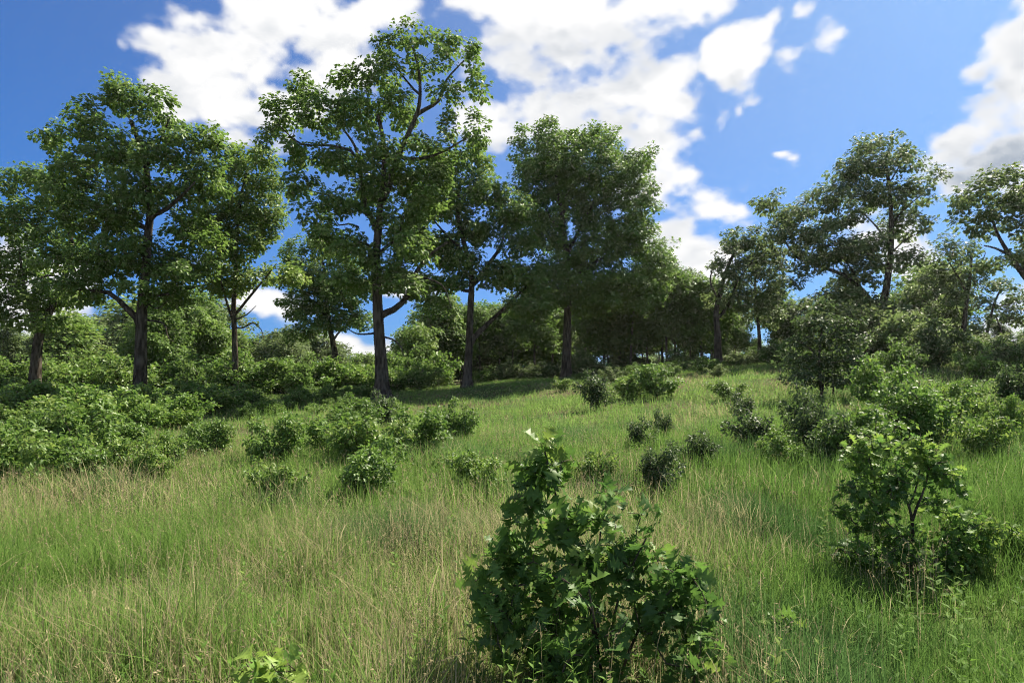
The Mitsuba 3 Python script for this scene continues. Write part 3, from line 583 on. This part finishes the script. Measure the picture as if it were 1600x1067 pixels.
# trees of the wood behind, one by one: (u, v of the top, metres, model)
r3 = np.random.default_rng(8)
def wood_tree(u, vtop, Y, m, label, group, wide=1.0):
    x = (u - CU) / F * Y
    z = float(terrain(x, Y))
    H, W = WDIM[m]
    top = EYE + (HV - vtop) / F * Y
    s = max(.35, (top - z) / H)
    row, place = whereabouts(u, (Y - 42) / 40, ('near', 'farther', 'far'), 0)
    label = f'{row} {label}, {place}'
    label = label if len(label.split()) <= 16 else label.replace('the ', '')
    copy(m, 'wood_tree', (x, Y, z), r3.uniform(0, 6.28), (s * wide, s * wide, s), label, 'tree', group, ['crown', 'limbwork'])
NAMES = ['wood_tree_a', 'wood_tree_b', 'wood_tree_c', 'wood_tree_d', 'wood_tree_e']
DARK = ('slender tree of the dark middle wood', 'slender trees of the dark middle wood')
for u, v, Y in [(800, 455, 50), (835, 440, 47), (862, 450, 55), (915, 440, 52), (945, 430, 46), (968, 440, 50), (992, 425, 48), (1012, 430, 55), (1035, 412, 50), (1055, 428, 47), (1078, 420, 52), (1098, 445, 48), (780, 470, 56), (850, 480, 60), (900, 470, 62), (950, 470, 60), (1005, 470, 62), (1060, 470, 60), (1110, 470, 60), (760, 480, 62), (820, 490, 66), (880, 480, 68), (985, 480, 66), (1085, 480, 66),
                (720, 490, 56), (700, 500, 62), (740, 500, 70), (665, 505, 58), (800, 500, 74), (840, 495, 76), (930, 490, 72), (975, 490, 78), (1030, 490, 74), (1120, 480, 70), (1150, 490, 76), (985, 425, 44), (1012, 418, 45), (1042, 405, 44), (1070, 415, 46), (1096, 430, 44), (1112, 455, 47), (1148, 470, 49)]:
    wood_tree(u, v, Y, NAMES[int(r3.integers(3))] if Y < 58 else NAMES[int(r3.integers(5))], *DARK, wide=1.0 if Y < 58 else 1.2)
RISE = ('tree of the right-hand wood', 'trees behind on the right-hand rise')
for u, v, Y in [(1150, 500, 55), (1220, 500, 52), (1245, 490, 58), (1290, 455, 50), (1325, 440, 47), (1350, 470, 52), (1410, 440, 47), (1432, 400, 50), (1450, 420, 46), (1462, 470, 54), (1400, 490, 44), (1480, 500, 50), (1530, 520, 56), (1568, 530, 60), (1620, 500, 50), (1660, 470, 46), (1700, 450, 48), (1260, 530, 46), (1180, 530, 60), (1330, 500, 60), (1440, 510, 60), (1590, 545, 66), (1440, 470, 49), (1562, 515, 50), (1240, 465, 49), (1212, 450, 51), (1385, 455, 52), (1470, 445, 48)]:
    wood_tree(u, v, Y, NAMES[int(r3.integers(1, 5))], *RISE)
BACK = ('bushy tree in the low tree line', 'low tree line far behind the left oaks')
for k in range(54):
    u, Y = -160 + k * 18.0 + r3.uniform(-12, 12), r3.uniform(54, 88)
    v = r3.uniform(505, 545) if not 540 < u < 680 else r3.uniform(540, 562)
    if 60 < u < 330: v -= 25
    if 225 < u < 330: v -= 25
    if 650 < u < 760: v -= 40
    wood_tree(u, v, Y, NAMES[int(r3.integers(3, 5))], *BACK, wide=1.25)
FAR = ('distant background tree', 'distant trees closing the view')
for k in range(48):
    u, Y = -350 + k * 48.0 + r3.uniform(-20, 20), r3.uniform(105, 150)
    wood_tree(u, r3.uniform(545, 570), Y, NAMES[int(r3.integers(0, 5))], *FAR, wide=1.7)
for u, v, Y, m in [(270, 440, 46, 1), (310, 460, 50, 1), (245, 470, 42, 0), (10, 500, 52, 2), (690, 455, 48, 1), (665, 500, 44, 3), (750, 470, 50, 0)]:
    wood_tree(u, v, Y, NAMES[m], 'mid-green tree between the front oaks', 'trees between the front oaks on the left')

# ------------------------------------------------------------------ near plants, leaf by leaf
LEAVES = []
def leaf_variants():
    r = np.random.default_rng(3)
    for k in range(10):
        V, Fc = OAK_BIG
        V = V.copy()
        V[:, 2] = V[:, 2] * r.uniform(.3, 1.5) + .05 * np.sin(V[:, 0] * r.uniform(4, 9) + k) + r.normal(0, .012, len(V))
        V[:, 1] *= r.uniform(.85, 1.2)
        V[:, 0] += r.normal(0, .012, len(V))
        V[:, 1] += .12 * r.uniform(-1, 1) * V[:, 0] ** 2
        LEAVES.append((V, Fc))
leaf_variants()
TONES = [.05, .2, .3, .42, .5, .58, .7, .95]
LEAF_PLY = {}
def leaf_ply(k, t, bsdf):
    if (k, t, bsdf) not in LEAF_PLY:
        V, Fc = LEAVES[k]
        LEAF_PLY[k, t, bsdf] = mikit.ply((V, Fc), bsdf, smooth=True, uv=np.stack([np.full(len(V), TONES[t]), V[:, 0]], 1))
    return LEAF_PLY[k, t, bsdf]

def near_plant(name, label, foot, spines, lobes, n_tips, per, leaf, seed, parts=300, cat='shrub', group=None, bsdf='leaf_near', tone=.45, tw=.0026, spread=.12, up=.55, light=None):
    """foot: (u, Y); spines and lobes in photo pixels with an own depth offset in metres: points (u, v, dy), lobes (u, v, ru, rv, dy, rd)."""
    r = np.random.default_rng(seed)
    key = thing(name, label, cat, group)
    u0, Y = foot
    s = Y / F
    x0 = (u0 - CU) * s
    g = float(terrain(x0, Y))
    sp = []
    for pts, ra, rb in spines:
        q = [at(u, v, Y + dy) for u, v, dy in pts]
        q[0][2] = float(terrain(q[0][0], q[0][1])) - .05 if pts[0][1] > 9000 else q[0][2]
        if pts[0][1] > 9000:
            q[0] = np.array([(pts[0][0] - CU) / F * (Y + pts[0][2]), Y + pts[0][2], float(terrain((pts[0][0] - CU) / F * (Y + pts[0][2]), Y + pts[0][2])) - .05])
        sp.append((q, ra, rb))
    vol = np.array([l[2] * l[3] * l[5] for l in lobes]) ** .58
    tips, cen = [], []
    for l, n in zip(lobes, np.maximum(3, (n_tips * vol / vol.sum())).astype(int)):
        c, rad = at(l[0], l[1], Y + l[4]), np.array([l[2] * s, l[5], l[3] * s])
        p = in_lobe(c, rad, n, r)
        tips.append(p); cen.append((p - c) / rad + [0, 0, .3])
    tips, cen = np.vstack(tips), np.vstack(cen)
    ok = tips[:, 2] > g + .06
    tips, cen = tips[ok], cen[ok]
    L, twigs, td = grow(sp, tips, .10, r, tw, bend=.3)
    for p, rr in L:
        part(key, 'stem', mikit.ply(tube(p, rr, 8, .15), 'bark', smooth=True))
    part(key, 'twigs', mikit.ply(join([tube(p, rr, 5) for p, rr in twigs]), 'twig_bark', smooth=True), 'stuff')
    n = len(tips) * per
    c, d = np.repeat(tips, per, 0), np.repeat(td, per, 0)
    back = r.random((n, 1)) ** 1.5
    pos = c - d * back * spread * 1.6 + r.normal(0, .012, (n, 3))
    a = np.tile(np.arange(per) * 2.4, len(tips)) + np.repeat(r.uniform(0, 6.28, len(tips)), per)
    e1 = unit(np.cross(d, [.1, .2, 1])); e2 = np.cross(d, e1)
    rad_dir = np.cos(a)[:, None] * e1 + np.sin(a)[:, None] * e2
    ax = unit(d * r.uniform(.2, .9, (n, 1)) + rad_dir * 1.0 + r.normal(0, .25, (n, 3)) + [0, 0, -.15])
    outw = unit(np.repeat(cen, per, 0))
    nor = unit(np.array([0, 0, up]) + .5 * outw + d * .35 + r.normal(0, .42, (n, 3)))
    nor = unit(nor - ax * (nor * ax).sum(1, keepdims=True))
    size = leaf * r.uniform(.45, 1.28, n) * (1 - .35 * (1 - back[:, 0]) ** 3)
    side = np.cross(nor, ax)
    tn = np.clip(np.repeat(r.uniform(-.2, .2, len(tips)), per) + tone + r.normal(0, .22, n), 0, 1)
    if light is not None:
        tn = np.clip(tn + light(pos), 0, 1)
    score = -(pos[:, 1]) + .6 * (outw @ np.array([0, -.8, .6]))           # the leaves towards the meadow path show largest
    order = np.argsort(-score)
    keep = set(order[:parts].tolist())
    kk = r.integers(0, len(LEAVES), n)
    tt = np.array([int(np.argmin(np.abs(np.array(TONES) - x))) for x in tn])
    rest = []
    for i in range(n):
        R = np.stack([ax[i], side[i], nor[i]], 1) * size[i]
        if i in keep:
            M = np.eye(4); M[:3, :3], M[:3, 3] = R, pos[i]
            part(key, 'leaf', {**leaf_ply(int(kk[i]), int(tt[i]), bsdf), 'to_world': T(M.tolist())})
        else:
            V, Fc = LEAVES[kk[i]]
            rest.append((V @ R.T + pos[i], Fc, np.stack([np.full(len(V), tn[i]), V[:, 0]], 1)))
    if rest:
        v, f = join([(a_, b_) for a_, b_, _ in rest])
        part(key, 'foliage', mikit.ply((v, f), bsdf, smooth=True, uv=np.vstack([q[2] for q in rest])), 'stuff')
    return key

G = 9999
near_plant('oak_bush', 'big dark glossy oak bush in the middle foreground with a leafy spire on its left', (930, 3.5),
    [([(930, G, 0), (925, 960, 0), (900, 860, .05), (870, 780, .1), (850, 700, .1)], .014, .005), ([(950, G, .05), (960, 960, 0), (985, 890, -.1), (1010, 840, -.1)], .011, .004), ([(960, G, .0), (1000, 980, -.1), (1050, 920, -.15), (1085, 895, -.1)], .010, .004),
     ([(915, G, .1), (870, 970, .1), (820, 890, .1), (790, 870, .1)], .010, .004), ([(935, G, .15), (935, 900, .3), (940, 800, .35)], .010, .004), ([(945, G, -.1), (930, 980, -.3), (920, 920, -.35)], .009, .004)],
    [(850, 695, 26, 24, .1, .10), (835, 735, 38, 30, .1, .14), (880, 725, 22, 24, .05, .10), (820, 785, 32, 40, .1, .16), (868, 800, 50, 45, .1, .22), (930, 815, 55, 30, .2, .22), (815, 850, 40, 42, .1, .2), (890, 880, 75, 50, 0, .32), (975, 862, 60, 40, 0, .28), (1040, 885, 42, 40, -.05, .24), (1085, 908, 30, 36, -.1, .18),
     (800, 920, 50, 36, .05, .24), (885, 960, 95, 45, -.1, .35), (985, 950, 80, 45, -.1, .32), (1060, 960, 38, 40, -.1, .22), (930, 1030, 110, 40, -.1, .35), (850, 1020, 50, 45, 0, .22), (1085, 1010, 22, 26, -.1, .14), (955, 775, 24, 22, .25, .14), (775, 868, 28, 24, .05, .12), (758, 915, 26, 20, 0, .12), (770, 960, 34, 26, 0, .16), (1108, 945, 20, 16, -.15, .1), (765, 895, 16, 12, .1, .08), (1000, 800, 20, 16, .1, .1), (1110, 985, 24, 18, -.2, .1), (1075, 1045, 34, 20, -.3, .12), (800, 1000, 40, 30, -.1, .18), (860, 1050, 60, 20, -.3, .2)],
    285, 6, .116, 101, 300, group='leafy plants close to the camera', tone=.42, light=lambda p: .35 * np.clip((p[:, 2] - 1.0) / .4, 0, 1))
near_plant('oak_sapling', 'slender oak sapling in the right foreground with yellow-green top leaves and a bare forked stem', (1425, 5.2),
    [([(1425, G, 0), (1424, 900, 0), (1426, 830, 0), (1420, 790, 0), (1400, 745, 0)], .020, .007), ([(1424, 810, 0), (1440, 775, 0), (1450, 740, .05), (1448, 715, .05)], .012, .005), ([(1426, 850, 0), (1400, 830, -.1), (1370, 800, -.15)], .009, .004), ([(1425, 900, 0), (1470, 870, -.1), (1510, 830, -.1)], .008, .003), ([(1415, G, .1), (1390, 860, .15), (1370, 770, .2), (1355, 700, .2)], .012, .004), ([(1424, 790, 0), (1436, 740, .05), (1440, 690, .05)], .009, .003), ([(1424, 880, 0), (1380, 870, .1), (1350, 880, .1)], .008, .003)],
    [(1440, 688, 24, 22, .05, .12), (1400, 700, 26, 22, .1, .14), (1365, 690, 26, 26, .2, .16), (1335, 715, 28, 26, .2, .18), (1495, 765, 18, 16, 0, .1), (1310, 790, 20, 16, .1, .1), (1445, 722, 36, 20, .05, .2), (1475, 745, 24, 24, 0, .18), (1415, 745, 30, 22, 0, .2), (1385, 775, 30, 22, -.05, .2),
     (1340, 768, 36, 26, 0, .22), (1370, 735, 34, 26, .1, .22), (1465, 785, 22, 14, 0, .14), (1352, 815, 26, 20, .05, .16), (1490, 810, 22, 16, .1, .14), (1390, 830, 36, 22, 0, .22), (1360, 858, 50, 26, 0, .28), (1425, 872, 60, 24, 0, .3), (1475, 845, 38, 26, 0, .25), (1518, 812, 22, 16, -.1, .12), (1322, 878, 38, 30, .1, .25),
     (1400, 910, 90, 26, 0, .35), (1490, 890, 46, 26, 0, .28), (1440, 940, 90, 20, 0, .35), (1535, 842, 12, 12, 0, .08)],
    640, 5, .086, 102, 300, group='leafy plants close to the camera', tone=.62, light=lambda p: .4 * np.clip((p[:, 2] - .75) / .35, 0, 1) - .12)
near_plant('oak_sprout', 'low oak sprout with pale broad leaves poking up at the bottom edge of the photo', (410, 2.9), [([(405, G, 0), (400, 1080, 0), (395, 1035, 0)], .007, .003), ([(415, G, 0), (425, 1080, 0), (440, 1050, 0)], .006, .003)],
    [(388, 1030, 26, 18, 0, .1), (425, 1035, 28, 20, -.05, .1), (400, 1062, 40, 22, 0, .12), (450, 1065, 26, 16, -.05, .1)], 13, 5, .105, 103, 80, group='leafy plants close to the camera', tone=.95)
near_plant('oak_seedling', 'small oak seedling with drooping leaves in the grass right of the big front bush', (1205, 3.9), [([(1200, G, 0), (1203, 1010, 0), (1212, 965, 0)], .006, .003), ([(1205, G, 0), (1225, 1010, 0), (1240, 985, 0)], .005, .002)],
    [(1200, 968, 22, 14, 0, .1), (1228, 978, 22, 14, 0, .1), (1190, 992, 16, 12, 0, .08)], 10, 5, .12, 104, 80, group='leafy plants close to the camera', tone=.62)
near_plant('oak_seedling', 'pale seedling leaves at the lower right foot of the big front bush', (1085, 3.1), [([(1085, G, 0), (1085, 1060, 0), (1095, 1015, 0)], .006, .003)],
    [(1095, 1005, 18, 14, 0, .08), (1075, 1030, 18, 14, 0, .08)], 8, 4, .11, 105, 60, group='leafy plants close to the camera', tone=.6)

# ------------------------------------------------------------------ ground and grass
xs = np.concatenate([np.linspace(-420, -60, 30), np.arange(-58, 58.1, .8), np.linspace(60, 420, 30)])
ys = np.concatenate([np.linspace(-300, -6, 24), np.arange(-5, 60.1, .6), np.linspace(62, 600, 50)])
gx, gy = np.meshgrid(xs, ys)
gv = np.stack([gx, gy, terrain(gx, gy)], -1).reshape(-1, 3)
nx = len(xs)
i, j = np.meshgrid(np.arange(len(ys) - 1), np.arange(nx - 1), indexing='ij')
gf = np.stack([i * nx + j, i * nx + j + 1, (i + 1) * nx + j + 1, (i + 1) * nx + j], -1).reshape(-1, 4)
scene['ground'] = mikit.ply((gv, gf), 'soil', smooth=True)
labels['ground'] = {'label': 'gently rising sandy ground of the meadow under the grass', 'category': 'ground', 'kind': 'structure'}

def blades(n, y0, y1, h, w, segs, seed, lean=.7, margin=1.12, hvar=.45):
    r = np.random.default_rng(seed)
    y = np.sqrt(r.uniform(y0 ** 2, y1 ** 2, n))
    x = r.uniform(-1, 1, n) * (.77 * y * margin + 1.6)           # also a little beyond the frame
    clump = meshkit.fbm(np.stack([x * 2.1, y * 2.1, 0 * x], -1), 3, 7)
    keep = r.random(n) < .35 + 1.2 * np.clip(clump - .22, 0, 1)
    x, y, clump = x[keep], y[keep], clump[keep]
    n = len(x)
    tall = meshkit.fbm(np.stack([x * 1.1, y * 1.1, 0 * x], -1), 2, 12)
    mead = np.clip(1 - .45 * sstep(9, 22, y), .5, 1)
    H = h * r.uniform(1 - hvar, 1 + hvar, n) * (.55 + .85 * tall) * (.7 + .6 * clump) * mead
    for px, py, pr in ((.40, 3.35, .75), (.25, 2.75, .6), (3.05, 4.8, 1.1), (-1.08, 2.7, .35)):
        H = H * (1 - .68 * np.exp(-(((x - px) ** 2 + (y - py) ** 2) / pr ** 2) ** 2))          # shaded out beside the young oaks
    az = r.uniform(0, 2 * np.pi, n)
    ln = np.abs(r.normal(0, lean, n)) * H
    dirx, diry = np.cos(az), np.sin(az)
    face = az + np.pi / 2 + r.normal(0, .5, n)
    wd = w * r.uniform(.6, 1.3, n)
    root = np.stack([x, y, terrain(x, y) - .02], -1)
    V, U = [], []
    tone = r.random(n)
    for k in range(segs + 1):
        t = k / segs
        c = root + np.stack([dirx * ln * t ** 2, diry * ln * t ** 2, H * (t - .12 * t ** 3 * (ln / np.maximum(H, .01)))], -1)
        if k < segs:
            s = np.stack([np.cos(face) * wd, np.sin(face) * wd, 0 * wd], -1) * (1 - .75 * t ** 1.5)
            V += [c - s / 2, c + s / 2]; U += [np.stack([tone, np.full(n, t)], -1)] * 2
        else:
            V.append(c); U.append(np.stack([tone, np.full(n, t)], -1))
    V, U = np.stack(V, 1), np.stack(U, 1)
    f = []
    for k in range(segs - 1):
        a = 2 * k
        f += [(a, a + 1, a + 3), (a, a + 3, a + 2)]
    f.append((2 * segs - 2, 2 * segs - 1, 2 * segs))
    m = 2 * segs + 1
    return V.reshape(-1, 3), (np.array(f)[None] + (np.arange(n) * m)[:, None, None]).reshape(-1, 3), U.reshape(-1, 2)

bl = [blades(3600, 2.4, 8.5, .46, .0100, 5, 204, .7), blades(205000, 1.1, 7, .36, .0058, 4, 201, .5), blades(205000, 7, 16, .36, .0095, 2, 202, .5), blades(240000, 16, 46, .36, .022, 1, 203)]
v, f = join([(b[0], b[1]) for b in bl])
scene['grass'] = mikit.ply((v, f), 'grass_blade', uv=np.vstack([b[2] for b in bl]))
labels['grass'] = {'label': 'tall green and yellowing meadow grass', 'category': 'grass', 'kind': 'stuff'}

def stalks(n, y0, y1, seed, w):
    """Dry flowering stems: a thin stem that nods at its top, with a few spikelets."""
    r = np.random.default_rng(seed)
    y = np.sqrt(r.uniform(y0 ** 2, y1 ** 2, n))
    x = r.uniform(-.77, .62, n) * y * 1.05
    patch = meshkit.fbm(np.stack([x * .7, y * .45, 0 * x], -1), 3, 15) + .22 * (x < 0) - .12 * (x > 1)
    keep = r.random(n) < np.clip((patch - .38) * 3.2, .04, 1)
    x, y = x[keep], y[keep]
    n = len(x)
    H = r.uniform(.28, .56, n) * (1 - .35 * sstep(8, 16, y))
    az = r.uniform(0, 6.28, n)
    ln = np.abs(r.normal(.08, .10, n))
    root = np.stack([x, y, terrain(x, y) - .02], -1)
    d = np.stack([np.cos(az), np.sin(az), 0 * az], -1)
    face = np.stack([-np.sin(az + .4), np.cos(az + .4), 0 * az], -1)
    Vs, tone = [], r.random(n)
    K = 5
    cen = []
    for k in range(K + 1):
        t = k / K
        c = root + d * (ln * t ** 2.2)[:, None] + np.array([0, 0, 1.]) * (H * (t - .25 * t ** 4 * ln / .3))[:, None]
        cen.append(c)
        wdt = w * (1 - .6 * t)
        Vs += [c - face * wdt / 2, c + face * wdt / 2]
    V = np.stack(Vs, 1)
    f = []
    for k in range(K):
        a = 2 * k
        f += [(a, a + 1, a + 3), (a, a + 3, a + 2)]
    m = 2 * K + 2
    out = [(V.reshape(-1, 3), (np.array(f)[None] + (np.arange(n) * m)[:, None, None]).reshape(-1, 3), np.stack([np.repeat(tone, m), np.tile(np.repeat(np.linspace(0, 1, K + 1), 2), n)], 1))]
    for q in range(5):                                           # spikelets
        t = 1 - q * .07
        a, b = cen[-1], cen[-2]
        pos = a * (1 - q * .16) + b * (q * .16)
        ax = unit(a - b + r.normal(0, .06, (n, 3)))
        out.append(leaves_mesh(LANCE, pos, ax, r.normal(0, 1, (n, 3)), np.full(n, w * 7) * r.uniform(.5, 1.2, n), tone))
    v, f = join([(o[0], o[1]) for o in out])
    return v, f, np.vstack([o[2] for o in out])
st = [stalks(3400, 1.7, 7, 211, .0030), stalks(5200, 7, 16, 212, .0050)]
v, f = join([(b[0], b[1]) for b in st])
scene['dry_grass'] = mikit.ply((v, f), 'straw', uv=np.vstack([b[2] for b in st]))
labels['dry_grass'] = {'label': 'straw coloured seeding grass stalks standing above the green grass', 'category': 'grass', 'kind': 'stuff'}

def herbs(n, seed):
    """Broad-leaved meadow herbs: upright stems with alternate lance-shaped leaves."""
    r = np.random.default_rng(seed)
    y = np.sqrt(r.uniform(1.8 ** 2, 24 ** 2, n))
    x = r.uniform(-.8, .8, n) * y
    patch = meshkit.fbm(np.stack([x * .6, y * .6, 0 * x], -1), 3, 19) + .10 * (x > .5)
    keep = r.random(n) < np.clip((patch - .47) * 5, .02, 1)
    x, y = x[keep], y[keep]
    n = len(x)
    H = r.uniform(.18, .5, n)
    root = np.stack([x, y, terrain(x, y)], -1)
    lean = np.stack([r.normal(0, .12, n), r.normal(0, .12, n), np.ones(n)], -1)
    stems, K = [], 13
    for i in range(n):
        stems.append(tube(np.array([root[i], root[i] + lean[i] * H[i] * .5, root[i] + lean[i] * H[i]]), [.002, .0018, .0012], 3))
    t = np.tile(np.linspace(.25, 1.0, K), n)
    pos = np.repeat(root, K, 0) + np.repeat(lean * H[:, None], K, 0) * t[:, None]
    a = np.tile(np.arange(K) * 2.4, n) + np.repeat(r.uniform(0, 6.28, n), K)
    ax = np.stack([np.cos(a), np.sin(a), .55 + .6 * (t - .5)], -1)
    nor = np.stack([-np.cos(a) * .5, -np.sin(a) * .5, np.ones(n * K)], -1) + r.normal(0, .25, (n * K, 3))
    lv = leaves_mesh(LANCE, pos, ax, nor, np.repeat(r.uniform(.05, .10, n), K) * (1.15 - .6 * t), np.clip(np.repeat(r.uniform(.1, .8, n), K) + r.normal(0, .1, n * K), 0, 1), 1.3)
    sv, sf = join(stems)
    v, f = join([(sv, sf), lv[:2]])
    return v, f, np.vstack([np.full((len(sv), 2), .4), lv[2]])
v, f, uv = herbs(5200, 221)
scene['meadow_herbs'] = mikit.ply((v, f), 'leaf_herb', uv=uv)
labels['meadow_herbs'] = {'label': 'small broad-leaved herbs growing among the meadow grass', 'category': 'herbs', 'kind': 'stuff'}
